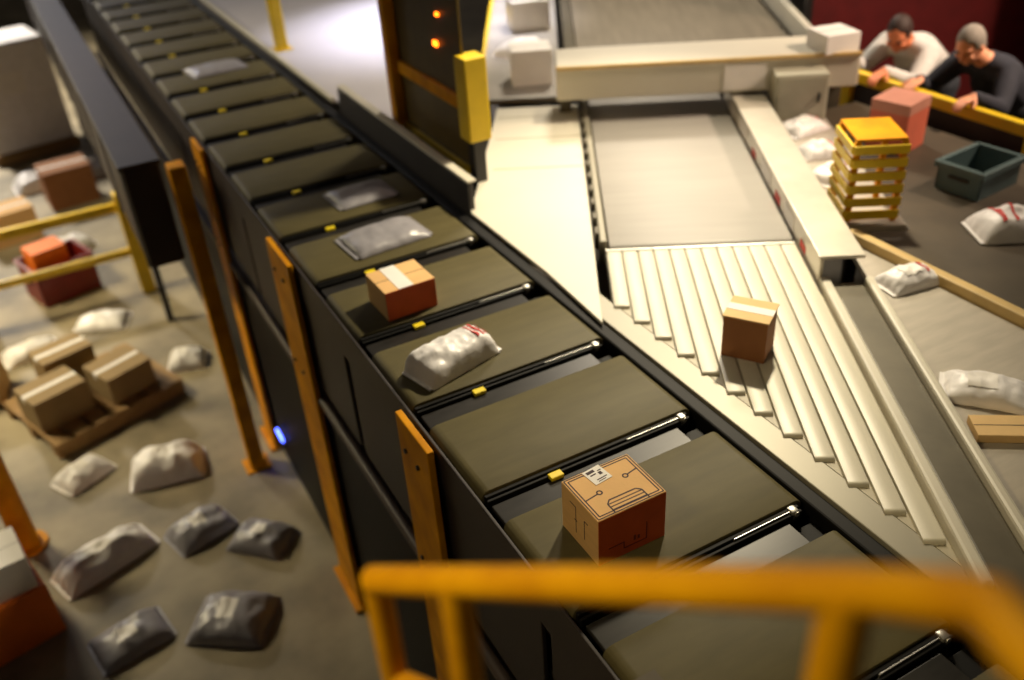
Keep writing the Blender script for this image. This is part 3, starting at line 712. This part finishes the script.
for k, (x_, y_, L_, D_, h_, rz_, m_, lb) in enumerate([
    (-.54, 5.66, .68, .32, .16, .35, 'poly', 'long white bag on the lower floor, beside the stacked cartons'),
    (.06, 6.45, .55, .4, .2, -.2, 'poly', 'plump white bag in the middle of the lower floor'),
    (.12, 4.62, .5, .42, .14, -.6, 'greypoly', 'pale grey bag on the lower floor near the handrail'),
    (.55, 7.95, .34, .3, .14, -.3, 'poly', 'small white bag left of the tall yellow post, lower floor'),
    (.13, 5.60, .44, .33, .12, .3, 'greypoly', 'grey bag on the lower floor between two white bags'),
    (-.50, 4.82, .46, .34, .10, .2, 'greypoly', 'flat grey bag on the lower floor, bottom left'),
    (.50, 5.25, .42, .32, .12, -.8, 'greypoly', 'grey bag against the black panel under the sorter'),
    (-.55, 6.75, .4, .3, .12, .5, 'poly', 'white bag in front of the brown carton pallet'),
    (-.75, 9.0, .5, .3, .12, .2, 'poly', 'white bag left of the red tote, lower floor'),
    (-.05, 9.2, .5, .34, .1, -.4, 'poly', 'flat white bag in front of the red tote'),
    (-.15, 11.25, .55, .34, .14, .4, 'poly', 'white bag behind the dark red tote, lower floor'),
    (.45, 13.6, .6, .45, .2, .1, 'greypoly', 'large grey bag far back on the lower floor'),
    (-.25, 13.6, .6, .5, .2, .1, 'poly', 'white bag in front of the wrapped stack')]):
    pillow('parcel_bag', lb, 'parcel', (x_, y_, zf), L_, D_, h_, rz_, M[m_], 20 + k, lab=(-.3, .2, -.4, .3), group='bags on the lower floor')
carton('cardboard_box', 'tan carton left of the yellow barrier post, lower floor', 'box', (-.7, 12.0, zf), .6, .45, .4, .2, M['card'], tape=.05, group='cartons on the lower floor')
carton('cardboard_box', 'pale carton at the left picture edge above the yellow post', 'box', (-1.25, 8.45, zf), .5, .4, .4, -.2, M['cardp'], tape=.05, group='cartons on the lower floor')
carton('cardboard_box', 'brown carton near the dark enclosure, lower floor', 'box', (.1, 12.8, zf), .6, .5, .5, .1, M['cardd'], tape=.05, group='cartons on the lower floor')

# ------------------------------------------------------------------ light
def area(name, loc, target, sx, sy_, power, rgb, spread=180):
    l = bpy.data.lights.new(name, 'AREA'); l.shape = 'RECTANGLE'; l.size = sx; l.size_y = sy_; l.energy = power; l.color = lin(rgb); l.spread = math.radians(spread)
    o = bpy.data.objects.new(name, l); COL.objects.link(o); o.location = loc
    o.rotation_euler = (V(target) - V(loc)).to_track_quat('-Z', 'Y').to_euler(); return o
def spot(name, loc, target, power, rgb, ang, blend, rad):
    l = bpy.data.lights.new(name, 'SPOT'); l.energy = power; l.color = lin(rgb); l.spot_size = math.radians(ang); l.spot_blend = blend; l.shadow_soft_size = rad
    o = bpy.data.objects.new(name, l); COL.objects.link(o); o.location = loc
    o.rotation_euler = (V(target) - V(loc)).to_track_quat('-Z', 'Y').to_euler(); return o
spot('unseen_spot_lamp', (4.2, 4.4, 3.4), (2.35, 3.55, 0), 1270, (255, 238, 202), 68, 1.0, .13)
area('unseen_area_lamp', (5.6, 8.0, 4.2), (4.2, 6.3, 0), .8, .6, 110, (255, 240, 215), 110)
spot('unseen_spot_lamp', (4.4, 8.6, 3.4), (3.55, 8.2, 0), 1500, (240, 238, 255), 50, 1.0, .2)  # unseen spot added to whiten the pale table, cone kept off the sorter
area('unseen_area_lamp', (1.0, 19, 5.0), (1.2, 12, 0), 1.6, .8, 30, (225, 228, 255), 120)
area('unseen_area_lamp', (6.6, 2.4, 3.0), (5.35, 4.2, .3), .4, .4, 48, (255, 226, 196), 80)  # added light for the workers, whom the main spot leaves dark
area('unseen_area_lamp', (-3.0, 10.0, 2.5), (-.8, 8.4, -2.6), 1.2, .8, 135, (255, 236, 190), 100)
area('unseen_area_lamp', (-1.6, 1.2, 3.6), (.5, .9, 1.3), .4, .4, 8.5, (255, 228, 170), 60)  # foreground fill added to light the handrail
area('unseen_area_lamp', (-2.5, 20, 4.0), (-1.0, 16.5, -2.6), 1.2, .8, 520, (255, 244, 225), 100)
w = bpy.data.worlds.new('world'); SC.world = w; w.use_nodes = True
w.node_tree.nodes['Background'].inputs['Color'].default_value = (*lin((255, 236, 214)), 1)
w.node_tree.nodes['Background'].inputs['Strength'].default_value = .03
SC.view_settings.view_transform = 'Standard'; SC.view_settings.look = 'None'
SC.view_settings.gamma = 1.0; SC.view_settings.use_curve_mapping = False; SC.view_settings.exposure = 0.0
